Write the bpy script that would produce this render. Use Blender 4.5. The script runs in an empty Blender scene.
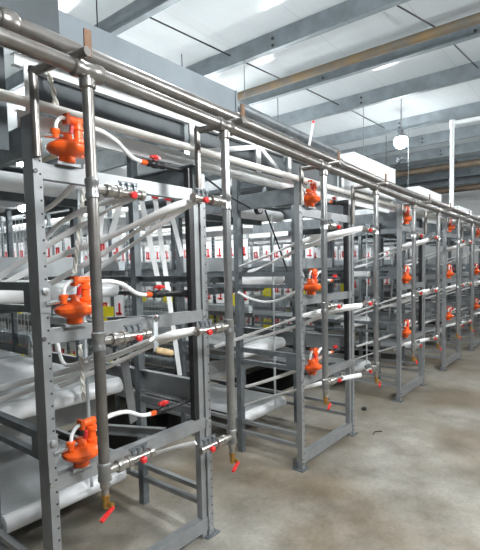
import bpy, math, random
from mathutils import Vector, Matrix
random.seed(7)
C = bpy.context.scene.collection
V3 = Vector
# ------------------------------------------------------------------ camera
FOC, YAW, PIT, ROL, CY, CD, CH = 451.5, math.radians(38.73), math.radians(4.0), math.radians(-1.26), 23.8, 1.677, 1.5
_F = V3((math.cos(YAW), math.sin(YAW), 0)); _R = V3((math.sin(YAW), -math.cos(YAW), 0)); _U = V3((0, 0, 1))
_F, _U = _F*math.cos(PIT)-_U*math.sin(PIT), _U*math.cos(PIT)+_F*math.sin(PIT)
_R, _U = _R*math.cos(ROL)+_U*math.sin(ROL), _U*math.cos(ROL)-_R*math.sin(ROL)
EYE = V3((0, -CD, CH))
cam = bpy.data.cameras.new('camera'); camo = bpy.data.objects.new('camera', cam); C.objects.link(camo)
m = Matrix((( _R.x, _U.x, -_F.x, EYE.x), (_R.y, _U.y, -_F.y, EYE.y), (_R.z, _U.z, -_F.z, EYE.z), (0, 0, 0, 1)))
camo.matrix_world = m
cam.sensor_fit = 'VERTICAL'; cam.sensor_height = 36; cam.lens = FOC/550*36; cam.shift_y = CY/550
cam.clip_start = .02; cam.clip_end = 200
bpy.context.scene.camera = camo
def at(px, py, Y):                       # photo measurement -> point on the vertical plane at depth Y
    d = _F+_R*((px-240)/FOC)-_U*((py-275-CY)/FOC)
    return EYE+d*((Y-EYE.y)/d.y)
# ------------------------------------------------------------------ world, light, exposure
W = bpy.data.worlds.new('world'); bpy.context.scene.world = W; W.use_nodes = True
W.node_tree.nodes['Background'].inputs[0].default_value = (.95, .98, 1, 1)
W.node_tree.nodes['Background'].inputs[1].default_value = .14
vs = bpy.context.scene.view_settings
vs.view_transform = 'Standard'; vs.look = 'None'; vs.gamma = 1; vs.use_curve_mapping = False; vs.exposure = -.12
BULB = 165.0
BULBS = [(8.3, 1.2, 3.68, .12), (2.3, .2, 3.6, .12), (.7, -2.6, 2.95, .20), (4.2, -2.9, 2.95, .19), (8.4, -2.9, 3.2, .15), (5.7, 3.45, 3.74, .12), (4.3, 7.0, 3.55, .12),  # bulbs over the walkway are unseen, added to light the rack fronts
         (6.2, 11.0, 3.3, .12), (9.3, 10.2, 3.3, .12), (12.0, -.2, 3.7, .12), (14.0, -1.5, 3.5, .12),
         (2.3, 1.6, 2.95, .09), (2.3, 4.2, 3.0, .11), (4.25, 2.6, 2.95, .10), (4.25, 5.2, 3.0, .11), (6.15, 2.4, 2.9, .10), (8.0, 4.0, 3.0, .09), (9.7, 2.0, 2.9, .08)]  # unseen aisle bulbs added to brighten the rack interiors
# ------------------------------------------------------------------ materials
def mat(name, col, rough=.5, metal=0., var=.12, scale=6., col2=None, bump=0., bscale=40., emit=0., alpha=1., trans=0., stretch=None):
    m = bpy.data.materials.new(name); m.use_nodes = True
    nt = m.node_tree; p = nt.nodes['Principled BSDF']
    p.inputs['Roughness'].default_value = rough; p.inputs['Metallic'].default_value = metal
    if trans: p.inputs['Transmission Weight'].default_value = trans
    c2 = col2 or tuple(max(0, c*(1-var*2)) for c in col)
    tc = nt.nodes.new('ShaderNodeTexCoord'); no = nt.nodes.new('ShaderNodeTexNoise'); no.inputs['Scale'].default_value = scale
    no.inputs['Detail'].default_value = 5; no.inputs['Roughness'].default_value = .6
    src = tc.outputs['Object']
    if stretch:
        mp = nt.nodes.new('ShaderNodeMapping'); mp.inputs['Scale'].default_value = stretch; nt.links.new(src, mp.inputs[0]); src = mp.outputs[0]
    rp = nt.nodes.new('ShaderNodeValToRGB'); rp.color_ramp.elements[0].position = .35; rp.color_ramp.elements[1].position = .65
    rp.color_ramp.elements[0].color = (*c2, 1); rp.color_ramp.elements[1].color = (*col, 1)
    nt.links.new(src, no.inputs['Vector']); nt.links.new(no.outputs['Fac'], rp.inputs[0]); nt.links.new(rp.outputs[0], p.inputs['Base Color'])
    if bump:
        n2 = nt.nodes.new('ShaderNodeTexNoise'); n2.inputs['Scale'].default_value = bscale; b = nt.nodes.new('ShaderNodeBump')
        b.inputs['Strength'].default_value = bump; b.inputs['Distance'].default_value = .01
        nt.links.new(src, n2.inputs['Vector']); nt.links.new(n2.outputs['Fac'], b.inputs['Height']); nt.links.new(b.outputs[0], p.inputs['Normal'])
    if emit:
        p.inputs['Emission Color'].default_value = (*col, 1); p.inputs['Emission Strength'].default_value = emit
    return m
M = dict(
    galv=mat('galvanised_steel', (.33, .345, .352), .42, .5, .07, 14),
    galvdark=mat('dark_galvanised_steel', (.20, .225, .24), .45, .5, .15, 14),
    galvlight=mat('bright_galvanised_steel', (.66, .70, .72), .45, .35, .1, 16),
    pipe=mat('weathered_steel_pipe', (.27, .262, .25), .34, .8, .2, 9, col2=(.19, .175, .16)),
    pipe_new=mat('zinc_steel_pipe', (.42, .43, .43), .28, .85, .1, 18),
    rust=mat('rusty_steel', (.22, .13, .08), .7, .3, .2, 30),
    orange=mat('orange_plastic', (.86, .12, .015), .32, 0, .05, 8),
    red=mat('red_plastic', (.72, .03, .03), .35, 0, .05, 8),
    black=mat('black_plastic', (.015, .015, .017), .4, 0, .1, 8),
    hose=mat('white_hose', (.88, .89, .89), .4, 0, .05, 9),
    strap=mat('white_strap', (.92, .93, .93), .4, 0, .04, 9),
    pvc=mat('white_plastic_pipe', (.84, .82, .78), .3, 0, .04, 6),
    tube=mat('white_roller_plastic', (.80, .82, .83), .35, 0, .06, 7),
    belt=mat('grey_belt', (.52, .55, .56), .3, 0, .12, 4),
    sheet=mat('painted_sheet_metal', (.20, .235, .26), .55, .1, .12, 2.5),
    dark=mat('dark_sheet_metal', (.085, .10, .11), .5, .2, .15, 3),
    white=mat('white_paint', (.80, .83, .84), .45, 0, .04, 5),
    card=mat('white_card', (.88, .89, .90), .5, 0, .03, 9),
    yellow=mat('yellow_plastic', (.85, .74, .02), .45, 0, .06, 7),
    brass=mat('brass', (.55, .34, .10), .3, .9, .1, 20),
    nickel=mat('nickel_fitting', (.50, .48, .45), .28, .9, .15, 30),
    wood=mat('pale_wood', (.72, .52, .28), .55, 0, .1, 14, stretch=(1, 6, 6)),
    beam=mat('grey_beam_steel', (.20, .235, .255), .5, .3, .14, 5, bump=.05),
    ochre=mat('stained_ochre_pipe', (.17, .115, .05), .6, .1, .2, 2.5, col2=(.095, .09, .08)),
    brown=mat('brown_pipe', (.15, .115, .08), .6, .2, .2, 3.5),
    wire=mat('cage_wire', (.62, .66, .68), .4, .5, .05, 9),
    rope=mat('white_rope', (.74, .72, .66), .8, 0, .1, 30),
    cable=mat('black_cable', (.02, .02, .022), .5, 0, .1, 9),
    silver=mat('polished_steel', (.62, .63, .64), .2, .95, .05, 9),
    hole=mat('bolt_hole_dark', (.03, .03, .03), .7, 0, .05, 9),
    pit=mat('black_pit', (.022, .02, .018), .7, 0, .2, 3), concrete=None, ceil=None, bulb=None, wall=mat('white_wall_panel', (.70, .73, .74), .55, 0, .05, 1.2))
def concrete():
    m = bpy.data.materials.new('concrete_floor'); m.use_nodes = True; nt = m.node_tree; p = nt.nodes['Principled BSDF']
    tc = nt.nodes.new('ShaderNodeTexCoord')
    def noise(s, d=6, r=.6):
        n = nt.nodes.new('ShaderNodeTexNoise'); n.inputs['Scale'].default_value = s; n.inputs['Detail'].default_value = d; n.inputs['Roughness'].default_value = r
        nt.links.new(tc.outputs['Object'], n.inputs['Vector']); return n
    def ramp(f, a, b, pa, pb):
        r = nt.nodes.new('ShaderNodeValToRGB'); e = r.color_ramp.elements; e[0].position = pa; e[1].position = pb; e[0].color = (*a, 1); e[1].color = (*b, 1)
        nt.links.new(f, r.inputs[0]); return r.outputs[0]
    def mix(a, b, t, mode='MULTIPLY', f=1.):
        x = nt.nodes.new('ShaderNodeMix'); x.data_type = 'RGBA'; x.blend_type = mode; x.inputs[0].default_value = f
        nt.links.new(a, x.inputs[6]); nt.links.new(b, x.inputs[7])
        if t is not None: nt.links.new(t, x.inputs[0])
        return x.outputs[2]
    n1, n2, n3 = noise(.9, 6, .55), noise(3.1, 8, .65), noise(40, 3, .7)
    c1 = ramp(n1.outputs['Fac'], (.185, .150, .105), (.30, .285, .25), .38, .60)
    c2 = ramp(n2.outputs['Fac'], (.58, .56, .52), (1.12, 1.12, 1.12), .30, .62)
    c3 = ramp(n3.outputs['Fac'], (.86, .86, .86), (1.08, 1.08, 1.08), .3, .7)
    nt.links.new(mix(mix(c1, c2, None), c3, None), p.inputs['Base Color'])
    rr = nt.nodes.new('ShaderNodeMapRange'); rr.inputs[3].default_value = .30; rr.inputs[4].default_value = .62
    nt.links.new(n2.outputs['Fac'], rr.inputs[0]); nt.links.new(rr.outputs[0], p.inputs['Roughness'])
    b = nt.nodes.new('ShaderNodeBump'); b.inputs['Strength'].default_value = .12; b.inputs['Distance'].default_value = .01
    nt.links.new(n2.outputs['Fac'], b.inputs['Height']); nt.links.new(b.outputs[0], p.inputs['Normal'])
    return m
M['concrete'] = concrete()
def ceiling_mat():
    m = bpy.data.materials.new('ceiling_panel'); m.use_nodes = True; nt = m.node_tree; p = nt.nodes['Principled BSDF']
    tc = nt.nodes.new('ShaderNodeTexCoord')
    br = nt.nodes.new('ShaderNodeTexBrick'); br.offset = 0; br.inputs['Scale'].default_value = 1
    br.inputs['Brick Width'].default_value = 1.02; br.inputs['Row Height'].default_value = 40; br.inputs['Mortar Size'].default_value = .008
    br.inputs['Color1'].default_value = (.55, .59, .605, 1); br.inputs['Color2'].default_value = (.58, .62, .635, 1); br.inputs['Mortar'].default_value = (.5, .53, .54, 1)
    mp = nt.nodes.new('ShaderNodeMapping'); mp.inputs['Rotation'].default_value = (0, 0, math.pi/2)
    nt.links.new(tc.outputs['Object'], mp.inputs[0]); nt.links.new(mp.outputs[0], br.inputs['Vector']); nt.links.new(br.outputs['Color'], p.inputs['Base Color'])
    p.inputs['Roughness'].default_value = .16
    mp2 = nt.nodes.new('ShaderNodeMapping'); mp2.inputs['Scale'].default_value = (1.2, 9, 1)
    n = nt.nodes.new('ShaderNodeTexNoise'); n.inputs['Scale'].default_value = 1.6; n.inputs['Detail'].default_value = 4
    nt.links.new(tc.outputs['Object'], mp2.inputs[0]); nt.links.new(mp2.outputs[0], n.inputs['Vector'])
    b = nt.nodes.new('ShaderNodeBump'); b.inputs['Strength'].default_value = .22; b.inputs['Distance'].default_value = .03
    nt.links.new(n.outputs['Fac'], b.inputs['Height']); nt.links.new(b.outputs[0], p.inputs['Normal'])
    return m
M['ceil'] = ceiling_mat()
_b = mat('lit_bulb', (.97, .99, 1), .4, emit=BULB/(math.pi*4*math.pi*.12**2)); M['bulb'] = _b
M['bulb_soft'] = mat('lit_bulb_soft', (.97, .99, 1), .4, emit=.5*BULB/(math.pi*4*math.pi*.12**2))
# ------------------------------------------------------------------ mesh building
def frame(d, up=None):
    d = d.normalized(); up = V3(up) if up else (V3((0, 0, 1)) if abs(d.z) < .9 else V3((0, -1, 0)))
    a = d.cross(up).normalized(); return d, a, a.cross(d).normalized()
class MB:
    def __init__(s): s.v = []; s.f = []; s.mi = []; s.cur = 0
    def quad(s, idx): s.f.append(idx); s.mi.append(s.cur)
    def box(s, x0, x1, y0, y1, z0, z1):
        n = len(s.v); s.v += [V3((x, y, z)) for z in (z0, z1) for y in (y0, y1) for x in (x0, x1)]
        for q in ((0, 2, 3, 1), (4, 5, 7, 6), (0, 1, 5, 4), (2, 6, 7, 3), (0, 4, 6, 2), (1, 3, 7, 5)): s.quad([n+i for i in q])
        return s
    def ext(s, prof, p0, p1, up=None, caps=True):      # 2-D profile (a,b) swept from p0 to p1
        p0, p1 = V3(p0), V3(p1); d, a, b = frame(p1-p0, up); n = len(s.v); k = len(prof)
        for p in (p0, p1): s.v += [p+a*u+b*w for u, w in prof]
        for i in range(k): j = (i+1) % k; s.quad([n+i, n+j, n+k+j, n+k+i])
        if caps: s.quad([n+i for i in range(k)][::-1]); s.quad([n+k+i for i in range(k)])
        return s
    def bar(s, p0, p1, w, h, up=None): return s.ext([(-w/2, -h/2), (w/2, -h/2), (w/2, h/2), (-w/2, h/2)], p0, p1, up)
    def chan(s, p0, p1, w, h, t=.004, up=None, flip=1, lip=0):  # C channel: web on the a=-flip*w/2 side, flanges w long, h high
        x0, x1 = -w/2*flip, w/2*flip; T = t*flip
        pr = [(x0, -h/2), (x1, -h/2), (x1, -h/2+t+lip), (x1-T, -h/2+t+lip), (x1-T, -h/2+t), (x0+T, -h/2+t), (x0+T, h/2-t), (x1-T, h/2-t), (x1-T, h/2-t-lip), (x1, h/2-t-lip), (x1, h/2), (x0, h/2)]
        if flip < 0: pr = pr[::-1]
        return s.ext(pr, p0, p1, up)
    def tube(s, pts, r, n=12, caps=True, ry=None, up=None):
        pts = [V3(p) for p in pts]; base = len(s.v); prev = None; L = len(pts)
        rs = r if isinstance(r, (list, tuple)) else [r]*L
        for i, p in enumerate(pts):
            d = (pts[min(i+1, L-1)]-pts[max(i-1, 0)]).normalized()
            if up is not None: _, a, b = frame(d, up)
            elif prev is None: _, a, b = frame(d)
            else:
                a = (prev-d*prev.dot(d)).normalized(); b = a.cross(d).normalized()
            prev = a
            for k in range(n):
                t = 2*math.pi*k/n; s.v.append(p+a*(math.cos(t)*rs[i])+b*(math.sin(t)*(ry if ry else rs[i])))
        for i in range(L-1):
            for k in range(n):
                j = (k+1) % n; s.quad([base+i*n+k, base+i*n+j, base+(i+1)*n+j, base+(i+1)*n+k])
        if caps: s.quad([base+k for k in range(n)][::-1]); s.quad([base+(L-1)*n+k for k in range(n)])
        return s
    def lathe(s, prof, o, axis=(0, 0, 1), n=18):      # prof: (r, h) along axis from o
        o = V3(o); d, a, b = frame(V3(axis)); base = len(s.v)
        for r, h in prof:
            for k in range(n):
                t = 2*math.pi*k/n; s.v.append(o+d*h+a*(math.cos(t)*r)+b*(math.sin(t)*r))
        for i in range(len(prof)-1):
            for k in range(n):
                j = (k+1) % n; s.quad([base+i*n+k, base+i*n+j, base+(i+1)*n+j, base+(i+1)*n+k])
        s.quad([base+k for k in range(n)][::-1]); s.quad([base+(len(prof)-1)*n+k for k in range(n)])
        return s
    def build(s, name, mats, parent=None, origin=None):
        o0 = V3(origin) if origin is not None else V3((0, 0, 0))
        if parent is not None and origin is None:
            q = parent
            while q.parent: q = q.parent
            o0 = V3(q['_o'])
        me = bpy.data.meshes.new(name); me.from_pydata([tuple(p-o0) for p in s.v], [], s.f); me.update()
        for mm in (mats if isinstance(mats, (list, tuple)) else [mats]): me.materials.append(M[mm] if isinstance(mm, str) else mm)
        me.polygons.foreach_set('material_index', s.mi); me.polygons.foreach_set('use_smooth', [True]*len(me.polygons))
        me.set_sharp_from_angle(angle=math.radians(38))
        ob = bpy.data.objects.new(name, me); C.objects.link(ob)
        if parent is not None: ob.parent = parent
        else: ob.location = o0; ob['_o'] = tuple(o0)
        return ob
def spline(pts, n=8):                                   # Catmull-Rom through points
    pts = [V3(p) for p in pts]; P = [pts[0]*2-pts[1]]+pts+[pts[-1]*2-pts[-2]]; out = []
    for i in range(1, len(P)-2):
        a, b, c, d = P[i-1:i+3]
        for k in range(n):
            t = k/n; out.append(.5*((2*b)+(c-a)*t+(2*a-5*b+4*c-d)*t*t+(3*b-a-3*c+d)*t**3))
    return out+[pts[-1]]
def tag(o, label, cat, group=None, kind=None):
    o['label'] = label; o['category'] = cat
    if group: o['group'] = group
    if kind: o['kind'] = kind
    return o
def thing(name, loc, label, cat, group=None):
    o = bpy.data.objects.new(name, None); C.objects.link(o); o.location = loc; o['_o'] = tuple(loc); o.empty_display_size = .1
    return tag(o, label, cat, group)
def struct(o): o['kind'] = 'structure'; return o
def copy_tree(o, parent=None):
    c = o.copy(); C.objects.link(c)
    if parent is not None: c.parent = parent
    for ch in list(o.children): copy_tree(ch, c)
    return c
# ------------------------------------------------------------------ setting
CEIL = 4.24
fl = MB(); fl.box(-6, 17.5, -6, 1.3, -.75, 0).box(-6, 17.5, 2.2, 24, -.75, 0)
struct(fl.build('floor', 'concrete'))
struct(MB().box(-6, 17.5, 1.3, 2.2, -.8, -.7).box(-6, 17.5, 1.3, 1.31, -.7, -.01).box(-6, 17.5, 2.185, 2.2, -.7, -.01).build('trench_floor', 'pit'))  # trench bottom and side linings in one near-black colour
struct(MB().box(-6, 17.5, -6, 24, CEIL, CEIL+.1).build('ceiling', 'ceil'))
struct(MB().box(-6, 17.5, 24, 24.15, 0, CEIL).build('wall_back', 'wall'))
struct(MB().box(17.5, 17.65, -6, 24, 0, CEIL).build('wall_right', 'wall'))
# ------------------------------------------------------------------ ceiling beams, pipes, lamps
def purlin(x, label):
    b = MB(); z0 = 4.0
    b.ext([(0, 0), (-.075, 0), (-.075, .018), (-.072, .018), (-.072, .004), (-.004, .004), (-.004, .24), (0.0, .24)][::-1], (x, -6, z0), (x, 24, z0))
    return b
BX = [(-1.1, None), (.35, None), (1.72, None), (3.13, 'first grey ceiling beam from the viewer, above the sheet metal box'), (4.56, 'second grey ceiling beam, wide one before the ochre pipe'),
      (5.78, 'grey ceiling beam directly behind the ochre pipe'), (7.05, 'grey ceiling beam just before the glowing bulb'), (8.8, 'grey ceiling beam just behind the glowing bulb'),
      (10.2, 'grey ceiling beam second behind the glowing bulb'), (11.6, 'grey ceiling beam in front of the far brown pipe'), (13.1, 'grey ceiling beam behind the far brown pipe'), (14.6, 'farthest grey ceiling beam but one'), (16.1, 'farthest grey ceiling beam by the end wall')]
for x, lab in BX:
    if lab is None: continue
    o = thing('ceiling_beam', (x, 0, 4.0), lab, 'beam', 'steel beams under the ceiling')
    purlin(x, lab).build('web', 'beam', o)
    for y in (-.5, 1.4):
        for z in (4.08, 4.16): MB().lathe([(.018, 0), (.018, .012)], (x-.004, y, z), (-1, 0, 0), 8).build('bolt', 'hole', o)
tag(MB().tube([(5.3, -6, 3.98), (5.3, 24, 3.98)], .052, 16).build('ochre_pipe', 'ochre', origin=(5.3, 0, 3.98)), 'thick ochre stained pipe hung under the ceiling', 'pipe')
tag(MB().tube([(12.3, -6, 3.9), (12.3, 24, 3.9)], .085, 14).build('brown_pipe', 'brown', origin=(12.3, 0, 3.9)), 'nearer of two thick brown pipes far along the ceiling', 'pipe', 'brown ceiling pipes')
tag(MB().tube([(14.2, -6, 3.6), (14.2, 24, 3.6)], .085, 14).build('brown_pipe', 'brown', origin=(14.2, 0, 3.6)), 'lower and farther of two brown pipes along the ceiling', 'pipe', 'brown ceiling pipes')
for (x0, x1, y0, y1, lab) in [(3.14, 4.47, 2.07, 1.98, 'thin black tie rod between the two nearest ceiling beams'), (4.57, 5.7, 1.97, 1.88, 'thin black tie rod behind the ochre pipe left of centre'),
                              (5.79, 6.96, 1.83, 1.75, 'thin black tie rod under the ceiling just behind the ochre pipe'), (7.06, 8.7, 1.72, 1.66, 'thin black tie rod left of the glowing bulb'),
                              (4.57, 5.7, .06, -.22, 'thin black tie rod in front of the ochre pipe at upper right'), (5.79, 6.96, -.2, -.3, 'thin black tie rod behind the ochre pipe at the right edge')]:
    tag(MB().tube([(x0, y0, 4.11), (x1, y1, 4.11)], .009, 6).build('tie_rod', 'cable', origin=(x0, y0, 4.11)), lab, 'rod', 'tie rods under the ceiling')
tag(MB().tube(spline([(4.62, .25, 2.488), (4.66, .28, 2.62), (4.9, .4, 2.68), (5.5, .6, 2.66), (6.5, .8, 2.75), (7.3, .85, 3.13)]), .009, 6).build('power_cable', 'cable', origin=(4.62, .25, 2.488)), 'thin black cable looping up from the white box to the dark disc', 'cable')
for i, (x, y, zb) in enumerate([(4.45, 1.75, 2.6), (6.9, 1.3, 2.5), (8.7, 1.2, 2.5)]):
    tag(MB().tube([(x, y, zb), (x, y, 4.05)], .005, 5).build('hanger_wire', 'galvdark', origin=(x, y, zb)),
        ['thin hanging wire under the second ceiling beam', 'thin hanging wire left of the glowing bulb', 'thin hanging wire behind the glowing bulb'][i], 'wire', 'hanger wires')
BN = ['glowing white bulb hanging from the ceiling above the racks'] + [None]*(len(BULBS)-1)
for i, (x, y, z, r) in enumerate(BULBS):
    lab = BN[i] or ['glowing bulb far behind the racks seen at left edge', 'glowing bulb far behind the hanging straps', 'glowing bulb hung above the rack aisles or walkway, hidden from view'][0 if i == 7 else 1 if i == 8 else 2]
    o = thing('ceiling_bulb', (x, y, z), lab, 'lamp', 'ceiling bulbs')
    MB().lathe([(r*math.sin(t*math.pi/14)+.0005, -r*math.cos(t*math.pi/14)) for t in range(15)], (x, y, z), n=20).build('glass_bulb', 'bulb' if z < 3.45 else 'bulb_soft', o)
    MB().lathe([(r*.8, r*.61), (r*.84, r*.6), (r*.84, r*.8), (.05, r+.02), (.045, r+.09), (.02, r+.1)], (x, y, z)).build('lamp_cap', 'galvdark', o)
    MB().tube([(x, y, z+r+.08), (x, y, CEIL)], .006, 6).build('cord', 'cable', o)
tag(MB().lathe([(.03, 0), (.075, .01), (.075, .05), (.03, .06)], (7.3, .85, 3.12)).tube([(7.3, .85, 3.17), (7.3, .85, CEIL)], .005, 6).build('ceiling_sensor', 'galvdark', origin=(7.3, .85, 3.12)), 'small dark grey disc hanging just below the glowing bulb', 'sensor')
# white pole with elbow
X0 = 6.3
p0, p1 = V3((8.13, .3, 2.2)), V3((8.13, .3, 3.78))
o = thing('white_pole', p0, 'tall white plastic pole with elbow rising above the racks', 'pipe')
MB().tube([p0, p1], .034, 12).build('upright_pipe', 'white', o)
MB().tube([p1, p1+V3((.05, -.6, 0)), p1+V3((.3, -2.6, 0))], .034, 12).build('cross_pipe', 'white', o)
MB().tube([p1+V3((0, 0, -.07)), p1+V3((0, 0, .045))], .044, 12).build('elbow', 'white', o)
# ------------------------------------------------------------------ rows of racks
ROWS = [(.885, 1.790), (2.80, 3.66), (4.86, 5.69), (6.64, 7.51), (8.40, 9.20), (10.1, 10.95), (11.9, 12.75)]
RN = ['nearest', 'second', 'third', 'fourth', 'fifth', 'sixth', 'seventh']
BEAMZ = [.65, 1.245, 1.885]            # front cross beams (centre)
RAILZ = [.225, .80, 1.40, 2.0]         # side rails (centre)
ROLZ = [.20, .775, 1.385]
def upright(b, x, y, z0, z1, w=.05, d=.045, holes=True, flip=1):
    b.cur = 0; b.chan((x, y+d/2, z0), (x, y+d/2, z1), w, d, .004, up=(0, -1, 0), flip=flip, lip=.008)
    if holes:
        b.cur = 1; z = z0+.12
        while z < z1-.05:
            b.lathe([(.0045, 0), (.0045, .0012)], (x+.009, y, z), (0, -1, 0), 8); z += .05
        b.cur = 0
def rack(k):
    xn, xf = ROWS[k]; near = k < 4
    o = thing('rack_end_frame', (xn, 0, 0), f'{RN[k]} galvanised steel rack end frame along the walkway', 'rack', 'rack end frames along the walkway')
    for x in (xn, xf):
        b = MB(); upright(b, x, 0, .0, 2.09 if x == xn else 2.0, *((.036, .078) if k == 0 and x == xn else (.04, .042)), flip=1 if x == xn else -1); b.build('upright', ['galv', 'hole'], o)
        s = 1 if x == xn else -1
        MB().box(x-.05, x+.05, -.02, .075, 0, .008).bar((x-.035, .06, .008), (x+.035, .06, .008), .008, .03).box(x-.045, x+.045, .046, .052, .008, .06).build('foot_plate', 'galvdark', o)
        if near:
            for z in (.05, .085, .66, 1.24, 1.88): MB().lathe([(.009, 0), (.009, .008)], (x-.012, 0, z), (0, -1, 0), 6).build('bolt', 'silver', o)
        for yy in ((.56, 1.22) if k < 5 else (.56,)):
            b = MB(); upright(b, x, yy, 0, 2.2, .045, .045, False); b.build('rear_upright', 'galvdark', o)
        for z in RAILZ:
            h = .035 if z < .3 else .115
            b = MB()
            if z < .3:
                b.bar((x, .045, z+.03), (x, 1.96, z+.03), .03, .026); b.bar((x, .045, z-.055), (x, 1.96, z-.055), .03, .026); b.box(x-.015, x+.015, .045, .06, z-.06, z+.04)
            elif x == xf and z < .9: b.chan((x, .045, z+.01), (x, 1.96, z+.01), .035, .13, .004, flip=-1); b.bar((x, .045, z-.11), (x, 1.96, z-.11), .02, .04)
            elif z > 1.9: b.chan((x, .045, z), (x, 1.96, z), .035, h, .004, flip=1 if x == xn else -1)
            else:
                fl = 1 if x == xn else -1
                b.chan((x, .045, z+.042), (x, 1.96, z+.042), .035, .034, .004, flip=fl); b.chan((x, .045, z-.048), (x, 1.96, z-.048), .03, .026, .004, flip=fl)
                b.box(x-.017, x-.013, .045, .13, z-.06, z+.058) if fl > 0 else b.box(x+.013, x+.017, .045, .13, z-.06, z+.058)
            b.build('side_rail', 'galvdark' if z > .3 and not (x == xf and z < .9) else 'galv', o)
            if near and .3 < z < 1.9 and x == xn:
                MB().box(x-.022, x+.022, -.006, .0, z-.06, z+.055).lathe([(.014, 0), (.014, .012), (.006, .016)], (x, -.006, z+.025), (0, -1, 0), 10).build('bracket_plate', 'galv', o)
    MB().chan((xf-.042, .03, 0), (xf-.042, .03, 1.99), .036, .04, .004, up=(0, -1, 0), flip=1).build('inner_post', 'galv', o)
    for z in BEAMZ:
        MB().chan((xn+.02, .024, z), (xf-.02, .024, z), .04, .06, .004, flip=-1).build('cross_beam', 'galv', o)
    MB().chan((xn+.02, .03, .075), (xf-.02, .03, .075), .05, .075, .004, flip=-1).build('base_beam', 'galv', o)
    MB().chan((xn+.02, .95, .61), (xf-.02, .95, .61), .04, .15, .004, flip=-1).build('rear_beam', 'galv', o)
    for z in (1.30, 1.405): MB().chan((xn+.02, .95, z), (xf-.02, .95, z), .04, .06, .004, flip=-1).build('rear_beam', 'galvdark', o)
    MB().chan((xn+.02, 1.25, 1.53), (xf-.02, 1.25, 1.53), .04, .13, .004, flip=-1).build('rear_beam', 'belt', o)
    for i, z in enumerate(ROLZ+[1.96]):
        r = .05
        t = MB().lathe([(r-.006, 0), (r, .004), (r, xf-xn-.16), (r-.006, xf-xn-.156)], (xn+.08, .7, z), (1, 0, 0), 20).build('roller', 'tube', o)
        MB().tube([(xn+.02, .7, z), (xf-.02, .7, z)], .012, 8).build('roller_shaft', 'silver', t)
        # carrying belt from the roller back into the cages
        b = MB(); n = 7
        ys = [.7, 1.0, 1.2, 1.4, 1.6, 1.8, 1.97]
        for j in range(n-1):
            b.box(xn+.09, xf-.09, ys[j], ys[j+1], z+r-.002, z+r+.003)
        b.build('belt', 'belt', o)
    MB().chan((xn+.02, .97, 1.93), (xf-.02, .97, 1.93), .04, .05, .004, flip=-1).build('rear_beam', 'galvdark', o)
    MB().tube([((xn*.4+xf*.6), .6, .25), ((xn*.4+xf*.6), .6, 1.95)], .010, 8).build('tie_rod', 'galvlight', o)
    off = V3((xn-ROWS[0][0], 0, 0))
    for (a, b, h) in (((165, 433), (105, 429), .05), ((160, 320), (106, 321), .045)):
        MB().chan(at(*b, .42)+off, at(*a, .055)+off, .03, h, .004).build('mounting_bar', 'galv', o)
    # sloped brace
    MB().bar((xn+.55, .30, 1.24), (xn+.72, .42, .62), .05, .008, up=(0, 1, 0)).build('brace', 'galv', o)
    # sheet hood under the roof truss
    MB().box(xn+.03, xf-.03, .75, 1.97, 2.05, 2.06).build('hood_sheet', 'belt', o)
    MB().bar((xn+.03, .6, 2.18), (xn+.03, 1.97, 2.18), .03, .07).build('hood_rail', 'galvlight', o)
    MB().bar((xf-.03, .6, 2.18), (xf-.03, 1.97, 2.18), .03, .07).build('hood_rail', 'galvlight', o)
    return o
for k in range(len(ROWS)): rack(k)
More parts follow.
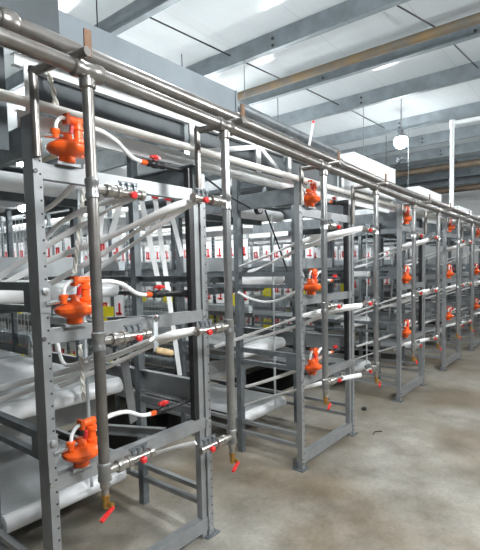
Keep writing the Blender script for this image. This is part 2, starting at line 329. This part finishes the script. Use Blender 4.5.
# ------------------------------------------------------------------ cage banks behind the end frames
def cages(k):
    xn, xf = ROWS[k]; Y0, Y1 = 2.0, 8.0
    o = thing('cage_bank', (xn, Y0, 0), f'long wire cage bank behind the {RN[k]} rack end frame', 'cage', 'wire cage banks')
    for x in (xn, xf):
        y = 2.24
        while y <= Y1:
            MB().bar((x, y, 0), (x, y, 2.25), .035, .035).build('post', 'galvdark', o); y += 1.2
    for t, z in enumerate([.25, .825, 1.435]):
        for x, s in ((xn, -1), (xf, 1)):
            b = MB(); y = Y0
            while y < Y1:
                b.ext([(-.0018, -.0018), (.0018, -.0018), (.0018, .0018), (-.0018, .0018)], (x, y, z+.06), (x, y, z+.5), caps=False); y += .06
            for zz in (.06, .16, .28, .40, .5): b.bar((x, Y0, z+zz), (x, Y1, z+zz), .004, .004)
            b.build('wire_panel', 'wire', o)
            MB().ext([(-.05, .05), (-.03, -.04), (.03, -.04), (.05, .05), (.045, .05), (.027, -.036), (-.027, -.036), (-.045, .05)][::-1], (x+s*.055, Y0, z+.10), (x+s*.055, Y1, z+.10)).build('feed_trough', 'galvlight', o)
            MB().bar((x, Y0, z+.02), (x, Y1, z+.02), .03, .06).build('floor_rail', 'galv', o)
        # cross partitions
        y = Y0+.3
        for q in range(9):
            b = MB()
            for j in range(8): b.bar((xn+.02, y, z+.09+j*.055), (xf-.02, y, z+.09+j*.055), .0035, .0035)
            for xx in (xn+.02, (xn+xf)/2, xf-.02): b.bar((xx, y, z+.09), (xx, y, z+.48), .0035, .0035)
            b.build('wire_partition', 'wire', o); y += .6
        MB().box(xn+.06, xf-.06, Y0, Y1, z-.002, z+.004).build('belt', 'belt', o)
        # white cards with red hooks on the side that faces the viewer
        y = Y0+.06; i = 0
        while y < 6.2:
            c = MB().box(xn-.012, xn-.008, y, y+.15, z+.17, z+.44).build('card', 'card', o)
            h = MB(); h.box(xn-.018, xn-.012, y+.05, y+.075, z+.22, z+.34); h.box(xn-.018, xn-.012, y+.03, y+.12, z+.225, z+.245)
            if i % 2: h.box(xn-.018, xn-.012, y+.095, y+.12, z+.22, z+.34); h.box(xn-.018, xn-.012, y+.05, y+.12, z+.325, z+.34)
            h.build('red_hook', 'red', c)
            if t < 2 and i % 3 == 1: MB().box(xn-.03, xn-.016, y-.06, y+.16, z+.10, z+.30).build('yellow_plate', 'yellow', o)
            y += .22; i += 1
    for x in (xn+.22, xf-.22):
        MB().tube([(x, Y0, 2.12), (x, Y1, 2.12)], .04, 10).build('feed_pipe', 'pvc', o)
    MB().box(xn-.02, xf+.02, Y0+.1, Y1, 2.02, 2.035).build('roof_sheet', 'belt', o)
    MB().bar((xn, Y0, 2.2), (xn, Y1, 2.2), .035, .05).bar((xf, Y0, 2.2), (xf, Y1, 2.2), .035, .05).build('top_rail', 'galvlight', o)
for k in range(len(ROWS)): cages(k)
# ------------------------------------------------------------------ long runs: truss, mains, plastic pipe, boxes
XA, XB = -.6, 13.2
GA = .88
def girder():
    Y = .14
    o = thing('truss_girder', (GA, Y, 2.1), 'long white truss girder running behind the steel mains', 'truss')
    MB().chan((GA, Y, 2.1), (XB, Y, 2.04), .03, .072, .004, flip=-1).build('bottom_chord', 'white', o)
    MB().chan((GA, Y, 2.33), (XB, Y, 2.245), .03, .045, .004, flip=-1).build('top_chord', 'white', o)
    zz = lambda x, a: a-.0048*(x-GA)
    xs = []
    for k, (xn, xf) in enumerate(ROWS): xs += [xn+.055, xf+.06]
    for i, x in enumerate(xs):
        MB().bar((x, Y-.018, zz(x, 2.12)), (x, Y-.018, zz(x, 2.33)), (.055 if i == 0 else .04), .005, up=(0, 1, 0)).build('post', 'white', o)
        if i < len(xs)-1 and i % 2 == 1:
            mm = (x+xs[i+1])/2+.12
            MB().bar((mm, Y-.018, zz(x, 2.12)), (mm, Y-.018, zz(x, 2.33)), .05, .005, up=(0, 1, 0)).build('post', 'white', o)
            MB().bar((mm+.02, Y-.012, zz(x, 2.31)), (xs[i+1]-.02, Y-.012, zz(x, 2.12)), .03, .005, up=(0, 1, 0)).build('diagonal_brace', 'white', o)
            MB().bar((x+.05, Y-.012, zz(x, 2.16)), (mm, Y-.012, zz(x, 2.30)), .03, .005, up=(0, 1, 0)).build('diagonal_brace', 'white', o)
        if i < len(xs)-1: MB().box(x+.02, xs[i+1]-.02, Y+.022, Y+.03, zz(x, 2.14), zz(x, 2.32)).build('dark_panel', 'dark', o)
girder()
def lz(pts, x):
    for (a, b), (c, d) in zip(pts, pts[1:]):
        if x <= c: return b+(d-b)*(x-a)/(c-a)
    return pts[-1][1]
UP = [(-.6, 2.335), (1.0, 2.303), (4.4, 2.205), (13.2, 2.12)]; LO = [(-.6, 2.25), (1.0, 2.213), (4.4, 2.10), (13.2, 2.01)]
o = thing('main_pipe', (XA, -.15, 2.33), 'upper thick steel main pipe running along above the racks', 'pipe', 'steel mains')
MB().tube([(x, -.15, z) for x, z in UP], .031, 18).build('pipe', 'pipe', o)
for x in (.70, 1.90, 3.05, 6.1): MB().lathe([(.035, 0), (.039, .006), (.039, .05), (.035, .056)], (x, -.15, lz(UP, x)), (1, 0, -.025)).build('coupling', 'pipe', o)
o = thing('main_pipe', (XA, -.22, 2.24), 'lower steel main pipe with tees feeding the drop pipes', 'pipe', 'steel mains')
MB().tube([(x, -.22, z) for x, z in LO], .026, 16).build('pipe', 'pipe', o)
PIPES = [(.97, 0, 1, 'first'), (1.725, 0, -1, 'second'), (2.73, 1, 1, 'third'), (3.62, 1, -1, 'fourth'), (4.58, 2, 1, 'fifth'), (5.44, 2, -1, 'sixth'), (6.35, 3, 1, 'seventh'), (7.15, 3, -1, 'eighth'), (8.15, 4, 1, 'ninth'), (9.0, 4, -1, 'tenth')]
for x, *_ in PIPES: MB().lathe([(.028, 0), (.034, .005), (.034, .028), (.030, .035), (.030, .085), (.034, .092), (.034, .115), (.028, .12)], (x-.06, -.22, lz(LO, x)), (1, 0, -.03), 16).build('tee', 'pipe', o)
tag(MB().tube([(-.6, .07, 2.165), (3, .07, 2.135), (13.2, .07, 2.07)], .021, 14).build('plastic_pipe', 'pvc', origin=(-.6, .085, 2.165)), 'long white plastic pipe behind the rack uprights', 'pipe')
for i, (xn, xf) in enumerate(ROWS[:5]):
    pass
tag(MB().tube([(2.11, .12, 2.50), (3.6, .12, 2.455)], .034, 14).build('dark_pipe', 'galvdark', origin=(2.11, .12, 2.5)), 'dark grey conduit leaving the right end of the sheet metal box', 'pipe')
def sheetbox(x0, x1, y0, y1, z0, z1, label, mt='sheet'):
    o = thing('sheet_metal_box', (x0, y0, z0), label, 'box', 'sheet metal boxes on the racks')
    b = MB().box(x0, x1, y0, y1, z0, z1)
    b.build('body', mt, o)
    MB().bar((x1-.006, y0-.004, z0), (x1-.006, y0-.004, z1), .012, .006).build('folded_edge', mt, o)
    MB().box(x0, x1, y0-.012, y0, z0, z0+.004).build('bottom_lip', mt, o)
sheetbox(1.0, 2.10, .0, .17, 2.362, 2.515, 'long blue-grey sheet metal box above the nearest rack')
sheetbox(3.80, 4.80, .05, .45, 2.16, 2.49, 'white sheet metal box above the second gap between racks', 'white')
sheetbox(5.62, 6.55, .05, .45, 2.12, 2.42, 'white sheet metal box behind the third rack', 'white')
sheetbox(7.5, 8.4, .05, .45, 2.08, 2.36, 'white sheet metal box behind the fourth rack', 'white')
sheetbox(9.4, 10.3, .05, .45, 2.06, 2.36, 'white sheet metal box behind the fifth rack', 'white')
tag(MB().box(-.9, .995, -.012, .0, 2.372, 3.0).box(-.9, .86, .165, .18, 1.98, 2.375).build('dark_back_panel', 'dark', origin=(-.9, .185, 2.16)), 'dark grey sheet metal panel behind the mains at far left', 'panel')
tag(MB().ext([(-.006, 0), (0, 0), (0, .5), (-.006, .5)], (-.3, .9, 2.0), (.84, .9, 2.0), up=(0, .5, .8)).build('sloped_sheet', 'belt', origin=(-.3, .9, 2.0)), 'sloped grey sheet beside the top of the nearest rack', 'sheet')
# ------------------------------------------------------------------ pipe brackets
def bracket(x, xt, label, post):
    zt = lz(LO, x)+.025
    o = thing('pipe_bracket', (x, 0, zt), label, 'bracket', 'brackets holding the mains')
    MB().tube([(x-.005, .0, zt), (xt, -.29, zt+.005)], .0165, 12).build('arm', 'pipe', o)
    MB().tube([(x-.005, -.012, post), (x-.005, -.012, zt+.015)], .0165, 12).build('post', 'pipe', o)
    MB().bar((xt+.01, -.275, zt-.005), (xt+.012, -.275, zt+.085), .028, .006, up=(0, 1, 0)).build('lug', 'rust', o)
bracket(.885, .93, 'steel pipe bracket on the near upright of the nearest rack', 1.93)
bracket(1.755, 1.79, 'steel pipe bracket on the far upright of the nearest rack', 1.84)
for k in range(1, 5):
    xn, xf = ROWS[k]
    bracket(xn, xn+.03, f'steel pipe bracket on the near upright of the {RN[k]} rack', 1.93)
    bracket(xf-.02, xf+.02, f'steel pipe bracket on the far upright of the {RN[k]} rack', 1.85)
# ------------------------------------------------------------------ drop pipes with outlet manifolds
TEEZ = [[1.797, 1.235, .735], [1.82, 1.206, .64], [1.77, 1.215, .69], [1.775, 1.194, .645]]
def drop(i, x, row, s, nm):
    zt = lz(LO, x); tz = TEEZ[i] if i < 4 else [1.785, 1.20, .66]
    o = thing('drop_pipe', (x, -.22, zt), f'{nm} vertical steel drop pipe from the viewer, in front of {RN[row]} rack', 'pipe', 'vertical drop pipes')
    Y = -.22; r = .021
    MB().tube([(x, Y, zt-.02), (x, Y, tz[2]-.03)], r, 16).build('pipe', 'pipe_new' if i > 0 else 'pipe', o)
    MB().lathe([(.024, 0), (.029, .005), (.029, .03), (.024, .036)], (x, Y, zt-.065)).build('collar', 'pipe', o)
    for t, z in enumerate(tz):
        c = MB().lathe([(r, 0), (.026, .004), (.026, .02), (.0235, .026), (.0235, .05), (.026, .055), (.026, .07), (r, .075)], (x, Y, z-.037)).build('tee', 'pipe_new', o)
        f = MB(); D = (s, -.0, 0)
        f.lathe([(.016, .015), (.016, .055), (.024, .056), (.026, .06), (.026, .078), (.022, .082), (.022, .10), (.026, .103), (.026, .12), (.016, .124), (.016, .215), (.021, .216), (.021, .235), (.012, .238)], (x, Y, z), D, 14)
        mfd = f.build('manifold', 'nickel', o)
        for q in (.138, .167, .196):
            MB().lathe([(.008, .01), (.008, .03), (.012, .031), (.012, .04)], (x+s*q, Y, z), (0, .15, 1), 8).bar((x+s*q-.016, Y+.006, z+.043), (x+s*q+.016, Y+.006, z+.043), .008, .007).build('butterfly_valve', 'galvdark', mfd)
        MB().lathe([(.012, .014), (.014, .018), (.014, .030), (.010, .034)], (x+s*.17, Y, z-.004), (0, -1, -.15), 12).build('red_cap', 'red', mfd)
    z = tz[2]-.03
    MB().lathe([(.012, 0), (.019, -.004), (.019, -.03), (.014, -.034), (.014, -.06)][::-1], (x, Y, z)).build('reducer', 'nickel', o)
    d = MB().lathe([(.010, -.112), (.013, -.108), (.013, -.075), (.017, -.07), (.017, -.058)], (x, Y, z), n=12).lathe([(.01, 0), (.012, .03)], (x, Y, z-.1), (.4, -1, 0), 10).build('drain_valve', 'brass', o)
    MB().ext([(-.007, 0), (.007, 0), (.007, .009), (-.007, .009)], (x+.012, Y-.03, z-.108), (x-.055, Y-.05, z-.128)).build('lever', 'red', d)
for i, (x, row, s, nm) in enumerate(PIPES): drop(i, x, row, s, nm)
# ------------------------------------------------------------------ water pressure regulators, black shut-off valves
TN = ['bottom', 'middle', 'top']
def regulator(x, z, label):
    Y = -.005
    o = thing('water_regulator', (x, Y, z), label, 'regulator', 'orange water regulators')
    P = lambda a, b, c: V3((x+a, Y+b, z+c))
    MB().lathe([(.030, 0), (.032, .004), (.032, .022), (.048, .030), (.069, .042), (.075, .050), (.075, .063), (.068, .070), (.050, .080), (.026, .088), (.022, .112), (.016, .118)], P(0, 0, 0), n=24).build('body', 'orange', o)
    MB().tube([P(-.005, -.005, .10), P(-.12, -.005, .088)], .010, 10).build('inlet_pipe', 'silver', o)
    MB().lathe([(.012, 0), (.012, .014), (.018, .022), (.018, .034), (.010, .036)], P(-.052, -.015, .085), n=12).build('hose_cup', 'orange', o)
    rs = MB().lathe([(.020, .03), (.020, .085), (.024, .088), (.024, .10), (.017, .105), (.017, .135), (.024, .138), (.024, .152), (.016, .156), (.016, .185)], P(.055, 0, .0), n=14)
    rs.tube([P(.07, 0, .175), P(.0, -.004, .172)], .016, 10); rs.box(x-.004, x+.012, Y-.02, Y+.014, z+.152, z+.192)
    rs.build('riser', 'orange', o)
    MB().tube(spline([P(-.05, -.015, .118), P(-.046, -.016, .145), P(-.026, -.014, .168), P(.0, -.006, .173)], 6), .0075, 8).build('breather_hose', 'hose', o)
    MB().lathe([(.009, 0), (.009, .03), (.005, .034)], P(.012, -.018, .115), (.1, -.1, 1), 8).build('indicator', 'red', o)
    MB().lathe([(.020, 0), (.018, .03), (.008, .055)], P(.075, .01, .055), (1, .1, -.05), 12).build('plug', 'black', o)
    MB().box(x-.05, x+.05, Y-.018, Y+.018, z-.012, z).build('mounting_strap', 'galv', o)
def valve(x, z, label, length=.27):
    Y = .06
    o = thing('shutoff_valve', (x, Y, z), label, 'valve', 'black shut-off valves')
    MB().lathe([(.010, 0), (.013, .005), (.013, .035), (.009, .04)], (x, Y, z), (1, 0, 0), 12).build('collar', 'orange', o)
    MB().lathe([(.012, .035), (.017, .04), (.017, .06), (.013, .065), (.020, .075), (.020, .105), (.013, .115), (.017, .12), (.017, .145), (.010, .15), (.010, length)], (x, Y, z), (1, 0, 0), 14).build('valve_body', 'black', o)
    MB().lathe([(.007, 0), (.007, .03)], (x+.09, Y, z+.005), n=8).ext([(-.008, -.006), (.008, -.006), (.008, .006), (-.008, .006)], (x+.06, Y, z+.035), (x+.12, Y, z+.035)).lathe([(.013, .025), (.016, .03), (.016, .042), (.01, .046)], (x+.09, Y, z), n=10).build('handle', 'red', o)
def hose(pts, label, r=.0085, flat=None, mt='hose', name='water_hose', group='white water hoses', cat='hose', n=7):
    pts = [V3(p) for p in pts]
    b = MB().tube(spline(pts, n), r, 10, ry=flat, up=(0, 1, 0) if flat else None)
    return tag(b.build(name, mt, origin=pts[0]), label, cat, group)
for k in range(5):
    xn, xf = ROWS[k]
    for t, bz in enumerate(BEAMZ):
        z = bz+.042
        xr = xn+(.120 if k == 0 else .125)
        regulator(xr, z, f'orange water regulator on the {TN[t]} cross beam of the {RN[k]} rack')
        xv = xn+.545; zv = z+.088
        valve(xv, zv, f'black shut-off valve with red handle on {TN[t]} level of the {RN[k]} rack', xf-.03-xv)
        hose([(xr+.07, -.005, z+.13), (xr+.14, .0, z+.165), (xr+.26, .03, z+.15), (xv-.06, .055, zv+.012), (xv+.006, .06, zv)],
             f'white arched hose from orange regulator to {TN[t]} black valve of the {RN[k]} rack', .010, group='arched regulator hoses')
# ------------------------------------------------------------------ water hoses fanning from the manifolds (flat, traced then given depth)
def ph(pts, label, w=.016, **kw):
    hose([at(x, y, Y) for x, y, Y in pts], label, w, .007, **kw)
ph([(196, 199, -.18), (165, 210, -.1), (105, 239, .25), (62, 255, .5), (30, 270, .65), (-6, 290, .75)], 'flat white hose, highest of the fan from the nearest rack top manifold')
ph([(195, 200, -.17), (160, 216, -.05), (110, 249, .3), (50, 284, .6)], 'flat white hose, second of the fan from the nearest rack top manifold')
ph([(194, 201, -.16), (158, 226, .0), (115, 257, .35), (64, 291, .62)], 'flat white hose, lowest of the fan from the nearest rack top manifold')
ph([(140, 197, -.2), (112, 208, .0), (80, 226, .3), (30, 256, .55), (-5, 280, .7)], 'flat white hose sloping down left from the first drop pipe top manifold')
ph([(133, 197, -.2), (96, 205, .1), (62, 222, .35), (46, 238, .5)], 'short flat white hose behind the first drop pipe near the top')
ph([(86, 166, .1), (72, 186, .12), (55, 203, .2), (42, 212, .3)], 'beige hose running down left from the top regulator of the nearest rack', .012)
ph([(195, 330, -.19), (165, 336, -.12), (130, 350, .1), (80, 372, .45), (36, 388, .62), (-6, 402, .7)], 'flat white hose, upper one from the nearest rack middle manifold')
ph([(195, 331, -.18), (158, 343, -.05), (118, 362, .2), (60, 386, .5)], 'flat white hose, lower one from the nearest rack middle manifold')
ph([(152, 339, -.2), (120, 352, .1), (84, 366, .35), (40, 378, .55), (-6, 390, .68)], 'flat white hose running left from the first drop pipe middle manifold')
ph([(85, 322, .25), (98, 350, .3), (66, 365, .4), (56, 335, .45)], 'pale hose looped below the middle regulator of the nearest rack', .010)
ph([(196, 443, -.18), (170, 449, -.05), (130, 462, .2), (90, 472, .5)], 'flat white hose running left below the nearest rack bottom cross beam')
FAN = [[(362, 228, -.2), (338, 233, -.15), (303, 241, .0), (262, 258, .35), (236, 268, .6)],
       [(361, 229, -.2), (335, 237, -.1), (300, 249, .1), (265, 266, .4), (248, 272, .6)],
       [(362, 305, -.2), (338, 308, -.15), (303, 316, .0), (255, 333, .4), (215, 347, .7)],
       [(361, 306, -.2), (332, 312, -.1), (300, 325, .1), (262, 337, .4), (240, 345, .6)],
       [(361, 375, -.2), (335, 380, -.12), (303, 388, .05), (262, 399, .4), (236, 409, .65)],
       [(330, 352, -.1), (302, 368, .1), (272, 379, .3), (246, 387, .5)]]
FN = ['upper flat white hose from the top manifold', 'lower flat white hose from the top manifold', 'upper flat white hose from the middle manifold', 'lower flat white hose from the middle manifold', 'flat white hose from the bottom manifold', 'short flat white hose near the bottom beam']
for pts, l in zip(FAN, FN): ph(pts, l+' of the second rack', .018)
hose([at(238, 292, .55), at(249, 298, .5), at(266, 302, .4), at(284, 298, .25), at(303, 287, .1)], 'drooping pale hose under the middle rail of the second rack', .010)
for k in (2, 3, 4):
    dx = ROWS[k][0]-ROWS[1][0]
    for pts, l in zip(FAN, FN):
        pp = [at(x, y, Y)+V3((dx, 0, .01)) for x, y, Y in pts]
        hose(pp, f'{l} of the {RN[k]} rack', .018, .007)
# ------------------------------------------------------------------ hanging straps, ropes, crank
for i, (a, b) in enumerate([((103, 200), (99, 236)), ((121, 200), (111, 236)), ((141, 198), (160, 290)), ((155, 198), (180, 376)), ((168, 200), (182, 256))]):
    p, q = at(*a, 1.0), at(*b, 1.0)
    o = thing('hanging_strap', p, ['leftmost', 'second from left', 'middle', 'fourth and longest', 'rightmost'][i]+' of the white straps hanging inside the nearest rack', 'strap', 'white hanging straps')
    MB().bar(p, q, .048, .003, up=(0, 1, 0)).build('band', 'strap', o)
    MB().box(p.x-.025, p.x+.025, p.y-.012, p.y+.012, p.z-.005, p.z+.025).build('red_clip' if i > 1 else 'clip', 'red' if i > 1 else 'galvdark', o)
def rope(a, b, label):
    bd = MB()
    for ph0 in (0, math.pi):
        pts = []
        d, u, w = frame(b-a)
        n = 60
        for i in range(n+1):
            t = i/n; an = ph0+t*(b-a).length*70; pts.append(a+(b-a)*t+u*(.006*math.cos(an))+w*(.006*math.sin(an)))
        bd.tube(pts, .0065, 6)
    tag(bd.build('twisted_rope', 'rope', origin=a), label, 'rope', 'twisted white ropes')
rope(at(64, 140, .12), at(31, -6, .05), 'white twisted rope slanting up behind the mains at left')
rope(at(84, 190, .3), at(74, 274, .3), 'white twisted rope hanging beside the first drop pipe')
rope(at(80, 345, .35), at(84, 400, .35), 'white twisted rope hanging above the bottom regulator of the nearest rack')
c0 = at(155, 318, -.06)
o = thing('hand_crank', c0, 'steel hand crank with pale wooden grip on the nearest rack', 'crank')
c1 = at(156, 349, -.075)
MB().bar(c0+V3((0, 0, .01)), c1-V3((0, 0, .012)), .024, .008, up=(0, 1, 0)).build('arm', 'galvlight', o)
MB().tube([c0+V3((0, .09, 0)), c0+V3((0, -.012, 0))], .009, 8).build('shaft', 'silver', o)
MB().lathe([(.014, 0), (.014, .018), (.009, .02)], c0, (0, -1, 0), 8).build('hub_nut', 'silver', o)
g0 = at(156, 350, -.085); g1 = at(177, 354, -.13)
MB().lathe([(.010, 0), (.0145, .006), (.016, .04), (.0145, .078), (.008, .085)], g0, g1-g0, 14).build('grip', 'wood', o)
# black cable ties / dark cables in the racks
hose([at(265, 210, .45), at(280, 250, .4), at(292, 285, .3), at(303, 312, .2)], 'black cable slanting down inside the second rack', .007, mt='cable', name='black_cable', group='black cables', cat='cable')
hose([at(203, 176, .1), at(215, 185, .15), at(232, 198, .25), at(250, 208, .4)], 'black cable beside the far upright of the nearest rack top', .006, mt='cable', name='black_cable', group='black cables', cat='cable')
g = at(257, 209, .5)
o = thing('pressure_gauge', g, 'small round white gauge with black rim at the top of second rack', 'gauge')
MB().lathe([(.045, 0), (.045, .03), (.036, .03)], g, (0, -1, 0), 20).build('rim', 'black', o)
MB().lathe([(.034, .031), (.033, .033)], g, (0, -1, 0), 20).build('dial', 'card', o)
# black strips standing in for the shaded left side of the far uprights
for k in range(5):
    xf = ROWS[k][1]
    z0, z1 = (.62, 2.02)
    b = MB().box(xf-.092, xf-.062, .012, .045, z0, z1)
    tag(b.build('shade_strip', 'black', origin=(xf-.05, .02, z0)), f'black vertical strip for the shaded side of the far upright of the {RN[k]} rack', 'strip', 'black shade strips')

a, b = at(309, 147, -.10), at(313, 124, -.08)
o = thing('white_rod', a, 'short white rod with red tip leaning up from the mains', 'rod')
MB().tube([a, b], .008, 8).build('shaft', 'white', o); MB().tube([b, b+(b-a)*.12], .009, 8).build('tip', 'red', o)

def onfloor(px, py):
    d = _F+_R*((px-240)/FOC)-_U*((py-275-CY)/FOC); return EYE+d*(-EYE.z/d.z)
for px, py, r_, lab in ((328, 403, .032, 'black rubber plug lying on the floor under the third drop pipe'), (364, 410, .026, 'black rubber plug lying on the floor right of the second rack')):
    c = onfloor(px, py)
    tag(MB().lathe([(r_*.8, 0), (r_, r_*.3), (r_, r_*.9), (r_*.6, r_*1.3), (r_*.3, r_*1.35)], c, n=14).build('rubber_plug', 'black', origin=c), lab, 'plug', 'rubber plugs on the floor')
c = onfloor(376, 433)
tag(MB().tube(spline([c+V3((-.05, 0, .005)), c+V3((0, .015, .006)), c+V3((.04, -.01, .005)), c+V3((.06, -.03, .004))], 4), .004, 6).build('wire_scrap', 'cable', origin=c), 'small dark wire scrap lying on the open concrete floor', 'scrap')
